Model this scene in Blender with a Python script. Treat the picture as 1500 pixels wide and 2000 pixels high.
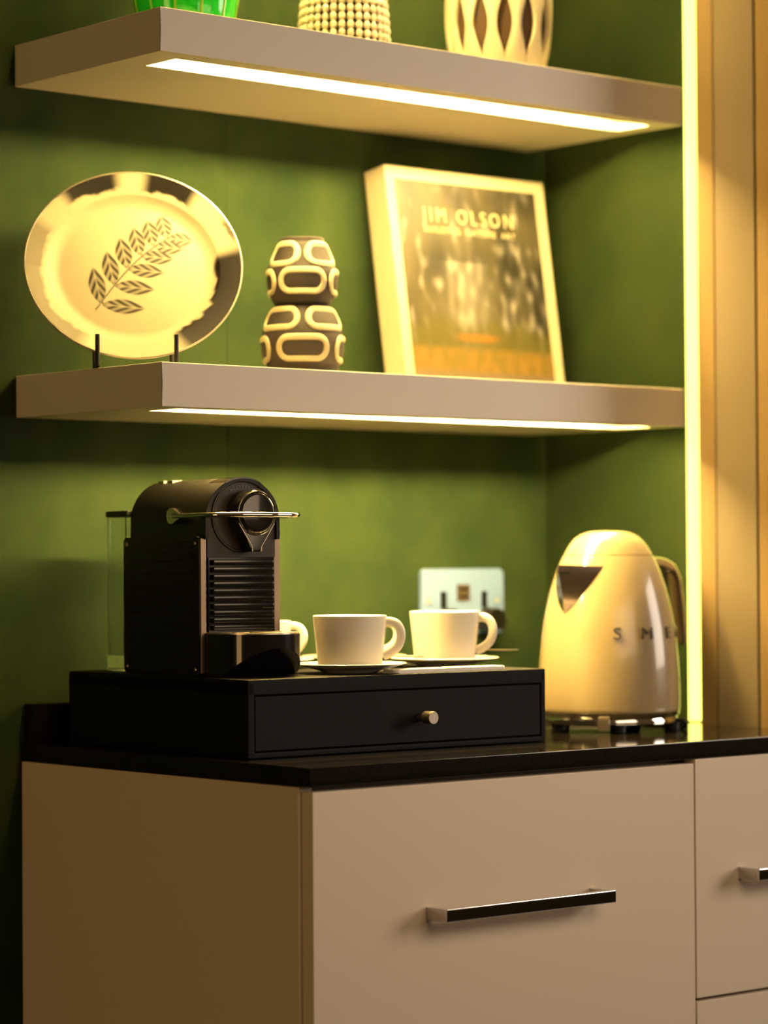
import bpy, bmesh, math, random
from mathutils import Vector, Matrix, noise
random.seed(4)
PI = math.pi
for o in list(bpy.data.objects):
    bpy.data.objects.remove(o)
scn = bpy.context.scene
COL = scn.collection

# ------------------------------------------------------------------ camera
CAM = Vector((-1.7311, -2.6862, 0.2092))
RV = Vector((0.7607068, -0.64906677, -0.00612354))
UV = Vector((-0.00694592, -0.01757331, 0.99982145))
FV = Vector((0.64905849, 0.76052844, 0.01787651))
cd = bpy.data.cameras.new('camera')
cam = bpy.data.objects.new('camera', cd)
COL.objects.link(cam)
cam.matrix_world = Matrix(((RV.x, UV.x, -FV.x, CAM.x), (RV.y, UV.y, -FV.y, CAM.y),
                           (RV.z, UV.z, -FV.z, CAM.z), (0, 0, 0, 1)))
cd.sensor_fit = 'HORIZONTAL'
cd.sensor_width = 24.0
cd.lens = 5327.66 / 1500 * 24
cd.clip_start = 0.05
cd.dof.use_dof = True
cd.dof.focus_distance = 2.97
cd.dof.aperture_fstop = 2.5
scn.camera = cam

# ------------------------------------------------------------------ world, lights, exposure
w = bpy.data.worlds.new('world')
scn.world = w
w.use_nodes = True
w.node_tree.nodes['Background'].inputs[0].default_value = (1.0, 0.58, 0.22, 1)
w.node_tree.nodes['Background'].inputs[1].default_value = 0.075
scn.view_settings.view_transform = 'Standard'
scn.view_settings.look = 'None'
scn.view_settings.exposure = 0.0
scn.view_settings.gamma = 1.0
scn.view_settings.use_curve_mapping = False


def area(name, loc, tgt, sx, sy, power, col):
    l = bpy.data.lights.new(name, 'AREA')
    l.shape = 'RECTANGLE'
    l.size = sx
    l.size_y = sy
    l.energy = power
    l.color = col
    o = bpy.data.objects.new(name, l)
    COL.objects.link(o)
    o.location = loc
    d = Vector(tgt) - Vector(loc)
    o.rotation_euler = d.to_track_quat('-Z', 'Y').to_euler()
    return o


area('window_daylight', (3.4, -2.75, 0.95), (0.4, -0.4, 0.1), 1.4, 1.5, 62, (1.0, 0.84, 0.67))
area('front_fill_light', (0.30, -1.42, 0.42), (0.30, -0.3, 0.22), 0.75, 0.40, 3.2, (1.0, 0.74, 0.46))  # added warm fill for the front faces, no known lamp there
area('left_fill_light', (-3.4, -0.75, 0.15), (0.0, -0.3, 0.0), 0.8, 1.2, 13, (1.0, 0.62, 0.22))  # added fill to brighten the left-facing sides, no known source


# ------------------------------------------------------------------ materials
def mat(name, col, rough=0.5, metal=0.0, spec=0.5, coat=0.0, trans=0.0, ior=1.45, bump=None,
        var=None, emit=None, es=0.0, sheen=0.0, attr=None, coat_r=0.05):
    m = bpy.data.materials.new(name)
    m.use_nodes = True
    nt = m.node_tree
    b = nt.nodes['Principled BSDF']
    b.inputs['Base Color'].default_value = (*col, 1)
    b.inputs['Roughness'].default_value = rough
    b.inputs['Metallic'].default_value = metal
    b.inputs['Specular IOR Level'].default_value = spec
    b.inputs['Coat Weight'].default_value = coat
    b.inputs['Coat Roughness'].default_value = coat_r
    b.inputs['Transmission Weight'].default_value = trans
    b.inputs['IOR'].default_value = ior
    b.inputs['Sheen Weight'].default_value = sheen
    tc = None
    if bump or var:
        tc = nt.nodes.new('ShaderNodeTexCoord')
    if attr:
        a = nt.nodes.new('ShaderNodeVertexColor')
        a.layer_name = attr
        nt.links.new(a.outputs['Color'], b.inputs['Base Color'])
    if var:                       # (scale, second colour, detail, contrast)
        n = nt.nodes.new('ShaderNodeTexNoise')
        n.inputs['Scale'].default_value = var[0]
        n.inputs['Detail'].default_value = var[2]
        r = nt.nodes.new('ShaderNodeValToRGB')
        r.color_ramp.elements[0].position = 0.5 - var[3]
        r.color_ramp.elements[1].position = 0.5 + var[3]
        r.color_ramp.elements[0].color = (*col, 1)
        r.color_ramp.elements[1].color = (*var[1], 1)
        nt.links.new(tc.outputs['Object'], n.inputs['Vector'])
        nt.links.new(n.outputs['Fac'], r.inputs['Fac'])
        nt.links.new(r.outputs['Color'], b.inputs['Base Color'])
    if bump:                      # (scale, strength, distance, kind)
        if bump[3] == 'voronoi':
            n = nt.nodes.new('ShaderNodeTexVoronoi')
            out = n.outputs['Distance']
        else:
            n = nt.nodes.new('ShaderNodeTexNoise')
            n.inputs['Detail'].default_value = 4
            out = n.outputs['Fac']
        n.inputs['Scale'].default_value = bump[0]
        bp = nt.nodes.new('ShaderNodeBump')
        bp.inputs['Strength'].default_value = bump[1]
        bp.inputs['Distance'].default_value = bump[2]
        nt.links.new(tc.outputs['Object'], n.inputs['Vector'])
        nt.links.new(out, bp.inputs['Height'])
        nt.links.new(bp.outputs['Normal'], b.inputs['Normal'])
    if emit:
        b.inputs['Emission Color'].default_value = (*emit, 1)
        b.inputs['Emission Strength'].default_value = es
    return m


M = dict(
    green=mat('green_velvet', (0.0105, 0.024, 0.010), 0.9, spec=0.08,
              var=(9, (0.035, 0.053, 0.019), 5, 0.28), bump=(60, 0.25, 0.002, 'noise')),
    greenside=mat('green_velvet_side_shaded', (0.009, 0.018, 0.007), 0.9, spec=0.05,  # same velvet, darkened: the side wall's shade is in the colour
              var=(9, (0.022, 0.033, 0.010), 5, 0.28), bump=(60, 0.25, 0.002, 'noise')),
    brass=mat('ochre_trim_paint', (0.17, 0.115, 0.05), 0.5, spec=0.3),
    greige=mat('greige_lacquer', (0.80, 0.72, 0.61), 0.42, spec=0.35),
    cabinet=mat('cabinet_lacquer', (0.77, 0.65, 0.52), 0.38, spec=0.35),
    beige=mat('beige_paint', (0.135, 0.105, 0.068), 0.6, spec=0.3),
    carcass=mat('brown_carcass', (0.16, 0.085, 0.035), 0.6),
    granite=mat('black_granite', (0.006, 0.005, 0.005), 0.07, spec=0.55,
                var=(400, (0.012, 0.009, 0.007), 3, 0.15)),
    leather=mat('black_leather', (0.007, 0.0068, 0.007), 0.6, spec=0.14, bump=(900, 0.45, 0.0006, 'noise')),
    black=mat('black_plastic', (0.006, 0.0055, 0.005), 0.36, spec=0.28),
    gloss=mat('gloss_black_plastic', (0.008, 0.007, 0.007), 0.12, spec=0.5, coat=0.4),
    facepl=mat('satin_dark_grey_plastic', (0.030, 0.022, 0.018), 0.38, spec=0.4),
    titan=mat('dark_titanium_panel', (0.012, 0.011, 0.010), 0.42, metal=0.2, spec=0.25),
    edge=mat('panel_edge_warm_reflection', (0.34, 0.25, 0.18), 0.38, metal=0.8),  # warm brown reflection on the metal put into the colour
    chrome=mat('polished_chrome', (0.78, 0.76, 0.73), 0.06, metal=1.0),
    satin=mat('satin_nickel', (0.55, 0.47, 0.38), 0.34, metal=1.0),
    steel=mat('plate_cool_reflection_tint', (0.15, 0.24, 0.50), 0.3, metal=0.0, spec=0.6),  # cool reflected light put into the plate's base colour
    handle=mat('handle_chrome', (0.60, 0.58, 0.56), 0.05, metal=1.0),
    tank=mat('clear_tank_plastic', (0.93, 0.95, 0.92), 0.03, trans=1.0, ior=1.25),
    cream=mat('cream_enamel', (0.37, 0.285, 0.165), 0.22, spec=0.5, coat=0.6),
    china=mat('white_china', (0.86, 0.80, 0.70), 0.16, spec=0.5, coat=0.3),
    paper=mat('white_paper', (0.88, 0.84, 0.76), 0.8),
    bookw=mat('cream_book_cloth', (0.40, 0.35, 0.25), 0.55),
    plate=mat('plate_glaze', (0.8, 0.7, 0.5), 0.42, spec=0.18, attr='Col'),
    plateback=mat('plate_back_glaze', (0.80, 0.72, 0.56), 0.25),
    cover=mat('cover_print', (0.3, 0.3, 0.2), 0.42, attr='Col'),
    title=mat('cream_title_ink', (0.34, 0.31, 0.20), 0.6),
    iron=mat('black_iron', (0.012, 0.010, 0.009), 0.45, metal=0.3),
    vasebr=mat('matt_brown_ceramic', (0.016, 0.0105, 0.007), 0.75),
    relief=mat('cream_relief_glaze', (0.42, 0.36, 0.23), 0.5),
    brown2=mat('brown_inner_ceramic', (0.06, 0.034, 0.015), 0.7),
    darkbr=mat('dark_brown_ceramic', (0.012, 0.008, 0.005), 0.7),
    ivory=mat('ivory_ceramic', (0.80, 0.70, 0.48), 0.45),
    glassg=mat('emerald_glass', (0.03, 0.75, 0.06), 0.08, trans=0.45, ior=1.45, coat=0.3),
    glassy=mat('yellow_green_glass_rib', (0.50, 0.85, 0.08), 0.12, trans=0.3),
    grey=mat('grey_lettering', (0.16, 0.14, 0.12), 0.4),
    floor=mat('dark_floor', (0.03, 0.02, 0.012), 0.5, var=(6, (0.045, 0.03, 0.018), 4, 0.3)),
    red=mat('brown_module', (0.06, 0.045, 0.032), 0.4),
    led=mat('shelf_led', (0.05, 0.05, 0.04), 0.5, emit=(1.0, 0.68, 0.21), es=700),
    mauve=mat('spout_metal', (0.62, 0.52, 0.47), 0.18, metal=1.0),
    lett=mat('dark_letter_metal', (0.07, 0.055, 0.045), 0.3, metal=0.2),
    grip=mat('kettle_handle_metal', (0.60, 0.58, 0.58), 0.16, metal=1.0),
    ledtop=mat('top_shelf_led', (0.05, 0.05, 0.04), 0.5, emit=(1.0, 0.68, 0.21), es=480),
    led2=mat('vertical_led', (0.05, 0.05, 0.04), 0.5, emit=(1.0, 0.94, 0.14), es=3.8),
)


# ------------------------------------------------------------------ mesh helpers
def smooth(bm, ang=40):
    bm.normal_update()
    for f in bm.faces:
        f.smooth = True
    a = math.radians(ang)
    for e in bm.edges:
        if len(e.link_faces) == 2 and e.calc_face_angle(0) > a:
            e.smooth = False


def obj(name, bm, m, parent=None, sm=True, loc=None, rotz=0, normals=True):
    if normals:
        bmesh.ops.recalc_face_normals(bm, faces=bm.faces)
    if sm:
        smooth(bm)
    me = bpy.data.meshes.new(name)
    bm.to_mesh(me)
    bm.free()
    for x in (m if isinstance(m, (list, tuple)) else [m]):
        me.materials.append(M[x])
    o = bpy.data.objects.new(name, me)
    COL.objects.link(o)
    if parent:
        o.parent = parent
    if loc:
        o.location = loc
    o.rotation_euler.z = rotz
    if sm and len(me.polygons) < 500:
        md_ = o.modifiers.new('weighted', 'WEIGHTED_NORMAL')
        md_.keep_sharp = True
    return o


def thing(name, label, cat, loc=(0, 0, 0), rotz=0, group=None):
    o = bpy.data.objects.new(name, None)
    o.empty_display_size = 0.03
    COL.objects.link(o)
    o.location = loc
    o.rotation_euler = (0, 0, rotz)
    return tag(o, label, cat, group)


def tag(o, label, cat, group=None):
    o['label'] = label
    o['category'] = cat
    if group:
        o['group'] = group
    return o


def struct(o):
    o['kind'] = 'structure'
    return o


def box(bm, x0, x1, y0, y1, z0, z1, bev=0.0, seg=2, mi=0):
    vs = [bm.verts.new((x, y, z)) for x in (x0, x1) for y in (y0, y1) for z in (z0, z1)]
    fs = [(0, 1, 3, 2), (4, 6, 7, 5), (0, 4, 5, 1), (2, 3, 7, 6), (0, 2, 6, 4), (1, 5, 7, 3)]
    faces = [bm.faces.new([vs[i] for i in f]) for f in fs]
    for f in faces:
        f.material_index = mi
    if bev > 0:
        es = list({e for f in faces for e in f.edges})
        bmesh.ops.bevel(bm, geom=es, offset=bev, segments=seg, affect='EDGES', profile=0.5)
    return bm


def B(*a, **k):
    return box(bmesh.new(), *a, **k)


def lathe(bm, prof, n=64, closed=False, c=(0, 0)):
    """prof: list of (r, z); r==0 makes a pole."""
    rings = []
    for r, z in prof:
        if r <= 1e-7:
            rings.append([bm.verts.new((c[0], c[1], z))])
        else:
            rings.append([bm.verts.new((c[0] + r * math.cos(2 * PI * i / n), c[1] + r * math.sin(2 * PI * i / n), z))
                          for i in range(n)])
    pairs = list(zip(rings, rings[1:]))
    if closed:
        pairs.append((rings[-1], rings[0]))
    for a, b in pairs:
        for i in range(n):
            j = (i + 1) % n
            if len(a) == 1 and len(b) == 1:
                continue
            if len(a) == 1:
                bm.faces.new((a[0], b[i], b[j]))
            elif len(b) == 1:
                bm.faces.new((a[i], b[0], a[j]))
            else:
                bm.faces.new((a[i], b[i], b[j], a[j]))
    return bm


def tube(bm, pts, rad, n=10, closed=False, flat=1.0, up=Vector((0, 0, 1)), caps=True):
    """sweep an ellipse along pts; rad number or list; flat scales along 'up'."""
    pts = [Vector(p) for p in pts]
    N = len(pts)
    rings = []
    for i, p in enumerate(pts):
        if closed:
            t = pts[(i + 1) % N] - pts[i - 1]
        else:
            t = pts[min(i + 1, N - 1)] - pts[max(i - 1, 0)]
        t.normalize()
        u = up(i) if callable(up) else up
        s = t.cross(u)
        if s.length < 1e-5:
            s = t.cross(Vector((1, 0, 0)))
        s.normalize()
        v = s.cross(t).normalized()
        r = rad[i] if isinstance(rad, (list, tuple)) else rad
        rings.append([bm.verts.new(p + s * (r * math.cos(2 * PI * k / n)) + v * (r * flat * math.sin(2 * PI * k / n)))
                      for k in range(n)])
    for i in range(N if closed else N - 1):
        a, b = rings[i], rings[(i + 1) % N]
        for k in range(n):
            bm.faces.new((a[k], a[(k + 1) % n], b[(k + 1) % n], b[k]))
    if not closed and caps:
        bm.faces.new(rings[0])
        bm.faces.new(list(reversed(rings[-1])))
    return bm


def prism(bm, poly, axis, a, b, bev=0.0):
    """extrude a 2-D polygon. axis 'y': poly in (x,z); 'z': (x,y); 'x': (y,z)."""
    def P(p, t):
        return {'y': (p[0], t, p[1]), 'z': (p[0], p[1], t), 'x': (t, p[0], p[1])}[axis]
    v0 = [bm.verts.new(P(p, a)) for p in poly]
    v1 = [bm.verts.new(P(p, b)) for p in poly]
    f0 = bm.faces.new(v0)
    f1 = bm.faces.new(list(reversed(v1)))
    n = len(poly)
    for i in range(n):
        bm.faces.new((v0[i], v1[i], v1[(i + 1) % n], v0[(i + 1) % n]))
    if bev > 0:
        es = list({e for f in (f0, f1) for e in f.edges})
        bmesh.ops.bevel(bm, geom=es, offset=bev, segments=2, affect='EDGES', profile=0.5)
    return bm


def rrect(x0, x1, y0, y1, r, n=5):
    out = []
    for cx, cy, a0 in ((x1 - r, y1 - r, 0), (x0 + r, y1 - r, 90), (x0 + r, y0 + r, 180), (x1 - r, y0 + r, 270)):
        for i in range(n + 1):
            a = math.radians(a0 + 90 * i / n)
            out.append((cx + r * math.cos(a), cy + r * math.sin(a)))
    return out


def text_bm(s, size, depth=0.0004, xscale=1.0, spacing=1.0):
    cu = bpy.data.curves.new('t', 'FONT')
    cu.body = s
    cu.size = size
    cu.extrude = depth
    cu.align_x = 'CENTER'
    cu.align_y = 'CENTER'
    cu.space_character = spacing
    cu.resolution_u = 3
    o = bpy.data.objects.new('t', cu)
    COL.objects.link(o)
    dg = bpy.context.evaluated_depsgraph_get()
    me = bpy.data.meshes.new_from_object(o.evaluated_get(dg))
    bm = bmesh.new()
    bm.from_mesh(me)
    bpy.data.objects.remove(o)
    bpy.data.meshes.remove(me)
    bmesh.ops.scale(bm, vec=(xscale, 1, 1), verts=bm.verts)
    return bm


def spline(pts, n=8):
    """Catmull-Rom through pts"""
    P = [Vector(p) for p in pts]
    P = [P[0] * 2 - P[1]] + P + [P[-1] * 2 - P[-2]]
    out = []
    for i in range(1, len(P) - 2):
        for k in range(n):
            t = k / n
            a, b, c, d = P[i - 1:i + 3]
            out.append(0.5 * ((2 * b) + (c - a) * t + (2 * a - 5 * b + 4 * c - d) * t * t + (3 * b - a - 3 * c + d) * t ** 3))
    out.append(P[-2])
    return out


# ================================================================== setting
XR = 0.8225                       # face of the right return wall (beige part)
XS = 0.8530                       # face of its green part, set back behind the light line
FLOOR = -0.90
wb = struct(obj('wall_back', B(-2.6, XS + 0.10, 0.004, 0.12, FLOOR, 1.9), 'green', sm=False))
for x0, x1 in ((-0.99, -0.3402), (-0.3398, 0.3083), (0.3087, XS)):
    p = obj('panel', B(x0, x1, 0.0, 0.006, FLOOR, 1.9, bev=0.0006), 'green', wb)
wr = struct(obj('wall_right', B(XS + 0.0100, XS + 0.10, -0.445, 0.0, FLOOR, 1.9), 'beige', sm=False))
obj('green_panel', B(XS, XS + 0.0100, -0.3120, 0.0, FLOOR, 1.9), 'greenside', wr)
obj('edge_trim', B(XR - 0.0020, XS + 0.0100, -0.3410, -0.3125, FLOOR, 1.9, bev=0.0015), 'brass', wr)
obj('beige_panel', B(XR - 0.0020, XS + 0.0100, -0.4095, -0.3425, FLOOR, 1.9, bev=0.0012), 'beige', wr)
poly = [(XS + 0.0100, -0.4105), (XR + 0.001, -0.4105), (XR - 0.004, -0.4230), (XR - 0.004, -0.445), (XS + 0.0100, -0.445)]
obj('end_trim', prism(bmesh.new(), poly, 'z', FLOOR, 1.9), 'brass', wr)
struct(obj('floor', B(-6, 8.0, -8, 0.12, FLOOR - 0.05, FLOOR), 'floor', sm=False))

# vertical light line let into the return wall
t = thing('light_strip', 'glowing yellow vertical light line in the right wall beside the shelf ends', 'light strip',
          (0.8450, -0.2802, 0.002))
bm = bmesh.new()
poly = [(0.0079, 0.0078), (0.0079, -0.0078)] + [(0.0083 * math.cos(math.radians(q)), 0.0083 * math.sin(math.radians(q))) for q in range(-75, -286, -15)]
obj('diffuser', prism(bm, poly, 'z', 0, 1.85), 'led2', t)

# ================================================================== shelves
DS, LS, TS = 0.2894, 0.8204, 0.0485


def shelf_bm():
    bm = bmesh.new()
    x0, x1, y0, y1, z0, z1 = 0, LS, -DS, -0.0005, -TS, 0
    sx0, sx1, sy0, sy1, sz = 0.040, 0.787, -0.262, -0.206, -TS + 0.0150
    v = {}

    def V(*c):
        if c not in v:
            v[c] = bm.verts.new(c)
        return v[c]

    def F(*cs):
        return bm.faces.new([V(*c) for c in cs])
    F((x0, y0, z1), (x1, y0, z1), (x1, y1, z1), (x0, y1, z1))
    F((x0, y0, z0), (x1, y0, z0), (x1, y0, z1), (x0, y0, z1))
    F((x1, y0, z0), (x1, y1, z0), (x1, y1, z1), (x1, y0, z1))
    F((x1, y1, z0), (x0, y1, z0), (x0, y1, z1), (x1, y1, z1))
    F((x0, y1, z0), (x0, y0, z0), (x0, y0, z1), (x0, y1, z1))
    o = [(x0, y0, z0), (x1, y0, z0), (x1, y1, z0), (x0, y1, z0)]
    i = [(sx0, sy0, z0), (sx1, sy0, z0), (sx1, sy1, z0), (sx0, sy1, z0)]
    j = [(c[0], c[1], sz) for c in i]
    for k in range(4):
        l = (k + 1) % 4
        F(o[k], o[l], i[l], i[k])
        F(i[k], i[l], j[l], j[k])
    F(*j)
    edges = [e for e in bm.edges if all(abs(q.co.z - sz) > 1e-6 for q in e.verts)]
    outer = [e for e in edges if all((abs(q.co.x - x0) < 1e-6 or abs(q.co.x - x1) < 1e-6) for q in e.verts)
             or (all(abs(q.co.y - y0) < 1e-6 for q in e.verts))]
    bmesh.ops.bevel(bm, geom=outer, offset=0.0009, segments=2, affect='EDGES', profile=0.5)
    return bm


for z, lab in ((0.8119, 'upper greige floating shelf with a light strip under its front edge'),
               (0.4262, 'lower greige floating shelf carrying the plate, gourd vase and book'),
               (1.1976, 'highest floating shelf, above the frame, lighting the vases below it')):
    t = thing('wall_shelf', lab, 'shelf', (0, 0, z))
    obj('board', shelf_bm(), 'greige', t)
    obj('bounce_blocker', B(0.0405, 0.7865, -0.2618, -0.2608, -TS + 0.0006, -TS + 0.0149), 'black', t)  # added unseen black strip, keeps slot bounce off the wall under the shelf
    obj('led_strip', B(0.068, 0.755, -0.2570, -0.2440, -TS + 0.0120, -TS + 0.0149), 'led' if z < 1 else 'ledtop', t)

# ================================================================== cabinets and worktop
DW, TW, XW = 0.5335, 0.0202, 0.0054
t = thing('worktop', 'polished black stone worktop with a low upstand along the green wall', 'worktop', (0, 0, 0))
L_ = [(XW, -DW), (XR - 0.006, -DW), (XR - 0.006, -0.3110), (XS - 0.001, -0.3110), (XS - 0.001, -0.001), (XW, -0.001)]
obj('slab', prism(bmesh.new(), L_, 'z', -TW, 0, bev=0.0012), 'granite', t)
obj('upstand', B(0.010, XR - 0.0065, -0.0200, -0.0008, 0.0, 0.0460, bev=0.0010), 'granite', t)

HB = -0.1607   # handle centre height


def handle(parent, x0, x1, zc, name='handle'):
    bm = bmesh.new()
    h = 0.0070
    box(bm, x0, x1, -DW - 0.0330, -DW - 0.0250, zc - h, zc + h, bev=0.0014, seg=2)
    box(bm, x0, x0 + 0.009, -DW - 0.0262, -DW + 0.0002, zc - h, zc + h, bev=0.0008)
    box(bm, x1 - 0.009, x1, -DW - 0.0262, -DW + 0.0002, zc - h, zc + h, bev=0.0008)
    return obj(name, bm, 'handle', parent)


c1 = thing('base_cabinet', 'pale greige base cabinet with a deep front and chrome bar handle, under the drawer box', 'cabinet', (0, 0, 0))
bm = bmesh.new()
box(bm, 0.0060, 0.5700, -DW + 0.0215, -0.001, -0.78, -TW - 0.0002)
obj('carcass', bm, 'carcass', c1, sm=False)
obj('side_panel', B(0.0052, 0.0232, -DW + 0.0185, -0.001, -0.78, -TW - 0.0004, bev=0.0018, seg=3), 'cabinet', c1)
fr = obj('drawer_front', B(0.0088, 0.5705, -DW, -DW + 0.018, -0.44, -0.0252, bev=0.0010), 'cabinet', c1)
handle(fr, 0.1607, 0.4100, HB)
fr = obj('drawer_front', B(0.0088, 0.5705, -DW, -DW + 0.018, -0.78, -0.443, bev=0.0010), 'cabinet', c1)
handle(fr, 0.1607, 0.4100, -0.58)
obj('plinth', B(0.0240, 0.5700, -DW + 0.06, -0.05, FLOOR, -0.78), 'carcass', c1)

c2 = thing('base_cabinet', 'pale greige drawer cabinet at the right edge with a gap between its drawers', 'cabinet', (0, 0, 0))
obj('carcass', B(0.5712, XR - 0.006, -DW + 0.0215, -0.001, -0.78, -TW - 0.0002), 'carcass', c2, sm=False)
for z0, z1, hz in ((-0.2942, -0.0207, -0.1560), (-0.56, -0.2982, -0.43), (-0.78, -0.564, -0.67)):
    fr = obj('drawer_front', B(0.5730, XR - 0.007, -DW, -DW + 0.018, z0, z1, bev=0.0010), 'cabinet', c2)
    handle(fr, 0.6440, 0.775, hz)
obj('plinth', B(0.5720, XR - 0.007, -DW + 0.06, -0.05, FLOOR, -0.78), 'carcass', c2)

# ================================================================== black leather drawer box
BA = math.radians(-1.85)
HBX = 0.0840
t = thing('drawer_box', 'black leather drawer box on the worktop carrying the coffee machine and cups', 'box', (0.031, -0.3985, 0), BA)
bm = bmesh.new()
WB, DB = 0.4220, 0.355
box(bm, 0, WB, 0, DB, 0.0005, 0.0065, bev=0.0012)
box(bm, 0, WB, 0, DB, HBX - 0.0165, HBX, bev=0.0014)
box(bm, 0, 0.0085, 0, DB, 0.003, HBX - 0.003, bev=0.0012)
box(bm, WB - 0.0065, WB, 0, DB, 0.003, HBX - 0.003, bev=0.0012)
box(bm, 0.004, WB - 0.004, 0.012, DB - 0.001, 0.003, HBX - 0.004)
obj('case', bm, 'leather', t)
dr = obj('drawer', B(0.0097, WB - 0.0075, 0.0012, 0.0125, 0.0077, HBX - 0.0178, bev=0.0012, seg=3), 'leather', t)
kx, kz = 0.2353, 0.0355
bm = bmesh.new()
lathe(bm, [(0, 0), (0.0050, 0), (0.0050, 0.0100), (0.0068, 0.0108), (0.0072, 0.0116), (0.0072, 0.0240), (0.0066, 0.0247), (0, 0.0247)], 40)
bmesh.ops.rotate(bm, matrix=Matrix.Rotation(PI / 2, 3, 'X'), verts=bm.verts)
bmesh.ops.translate(bm, vec=(kx, 0.0014, kz), verts=bm.verts)
obj('knob', bm, 'satin', dr)['label'] = 'round satin nickel knob'

# ================================================================== coffee machine
a = math.radians(-5.5)
MX, MY = 0.0462, -0.2927
m = thing('coffee_machine', 'black domed capsule coffee machine with chrome lever on the drawer box', 'coffee machine', (MX, MY, HBX), a)


def arch(xc, zc, R, z0, n=24):
    pts = [(xc + R, z0)]
    for i in range(n + 1):
        q = PI * i / n
        pts.append((xc + R * math.cos(q), zc + R * math.sin(q)))
    pts.append((xc - R, z0))
    return pts


XC = 0.0540
obj('housing', prism(bmesh.new(), arch(XC, 0.1715, 0.0463, 0.002, 32), 'y', 0.0030, 0.160, bev=0.0012), 'black', m)
# dome shell: an arched cover over the housing, front edge proud
bm = bmesh.new()
outer = arch(XC, 0.1698, 0.0480, 0.150, 32)
inner = arch(XC, 0.1698, 0.0440, 0.150, 32)
n = len(outer)
rings = []
for (pl, y) in ((outer, -0.0040), (outer, 0.161), (inner, 0.161), (inner, -0.0040)):
    rings.append([bm.verts.new((p[0], y, p[1])) for p in pl])
for i in range(4):
    A_, B_ = rings[i], rings[(i + 1) % 4]
    for k in range(n - 1):
        bm.faces.new((A_[k], A_[k + 1], B_[k + 1], B_[k]))
for k in (0, n - 1):
    bm.faces.new([r[k] for r in rings])
obj('dome_cover', bm, 'black', m)
obj('face_plate', prism(bmesh.new(), arch(XC, 0.1698, 0.0438, 0.130, 32), 'y', -0.0005, 0.0035), 'facepl', m)
# capsule slot flap on top
bm = bmesh.new()
for i in range(2):
    pass
pts = [(XC + (0.0486) * math.cos(q), 0.1698 + 0.0486 * math.sin(q)) for q in [math.radians(62 + 56 * k / 10) for k in range(11)]]
pin = [(XC + (0.0470) * math.cos(q), 0.1698 + 0.0470 * math.sin(q)) for q in [math.radians(118 - 56 * k / 10) for k in range(11)]]
obj('slot_cover', prism(bm, pts + pin, 'y', -0.0046, 0.030), 'gloss', m)
bm = bmesh.new()
for y0 in (0.118, 0.138):
    q = math.radians(103)
    cx_, cz_ = XC + 0.0484 * math.cos(q), 0.1698 + 0.0484 * math.sin(q)
    box(bm, cx_ - 0.0065, cx_ + 0.0065, y0, y0 + 0.013, cz_ - 0.003, cz_ + 0.0007, bev=0.0006)
obj('button', bm, 'satin', m)
# round recessed disc
bm = bmesh.new()
lathe(bm, [(0, 0.000), (0.0372, 0.000), (0.0385, 0.0015), (0.0400, 0.0015), (0.0405, -0.002)], 64)
bmesh.ops.rotate(bm, matrix=Matrix.Rotation(PI / 2, 3, 'X'), verts=bm.verts)
bmesh.ops.translate(bm, vec=(XC + 0.0015, -0.0012, 0.1755), verts=bm.verts)
disc = obj('front_disc', bm, 'facepl', m)
# lettering along the top of the disc
bm = bmesh.new()
word = 'NESPRESSO'
for i, ch in enumerate(word):
    q = (i - 4) * math.radians(7.0)
    tb = text_bm(ch, 0.0050, 0.0001)
    bmesh.ops.rotate(tb, matrix=Matrix.Rotation(PI / 2, 3, 'X'), verts=tb.verts)
    bmesh.ops.rotate(tb, matrix=Matrix.Rotation(q, 3, 'Y'), verts=tb.verts)
    bmesh.ops.translate(tb, vec=(XC + 0.0015 + 0.0322 * math.sin(q), -0.0016, 0.1755 + 0.0322 * math.cos(q)), verts=tb.verts)
    me = bpy.data.meshes.new('x')
    tb.to_mesh(me)
    tb.free()
    bm.from_mesh(me)
    bpy.data.meshes.remove(me)
obj('lettering', bm, 'grey', disc, sm=False, normals=False)
# brewing head
HX, HZ = 0.0600, 0.1785
bm = bmesh.new()
lathe(bm, [(0, 0.0265), (0.0195, 0.0265), (0.0215, 0.0255), (0.0228, 0.0235), (0.0252, 0.0225), (0.0256, 0.018), (0.0256, 0.0)], 56)
bmesh.ops.rotate(bm, matrix=Matrix.Rotation(PI / 2, 3, 'X'), verts=bm.verts)
bmesh.ops.translate(bm, vec=(HX, 0.0, HZ), verts=bm.verts)
head = obj('brewing_head', bm, 'gloss', m)
bm = bmesh.new()
ringp = [(HX + 0.0242 * math.cos(2 * PI * i / 56), -0.0235, HZ + 0.0242 * math.sin(2 * PI * i / 56)) for i in range(56)]
tube(bm, ringp, 0.0008, 8, closed=True, up=Vector((0, 1, 0)))
obj('chrome_ring', bm, 'chrome', head)
poly = [(HX - 0.0235, HZ - 0.010), (HX + 0.0235, HZ - 0.010), (HX + 0.0068, HZ - 0.0365), (HX + 0.0060, HZ - 0.0425), (HX - 0.0060, HZ - 0.0425), (HX - 0.0068, HZ - 0.0365)]
sp = obj('spout', prism(bmesh.new(), poly, 'y', -0.0225, -0.004, bev=0.0016), 'gloss', m)
bm = bmesh.new()
for s in (-1, 1):
    tube(bm, [(HX + s * 0.0228, -0.0228, HZ - 0.0115), (HX + s * 0.0062, -0.0228, HZ - 0.0366), (HX + s * 0.0055, -0.0228, HZ - 0.0420)], 0.0006, 6, up=Vector((0, 1, 0)))
obj('chrome_edge', bm, 'satin', sp)
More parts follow.
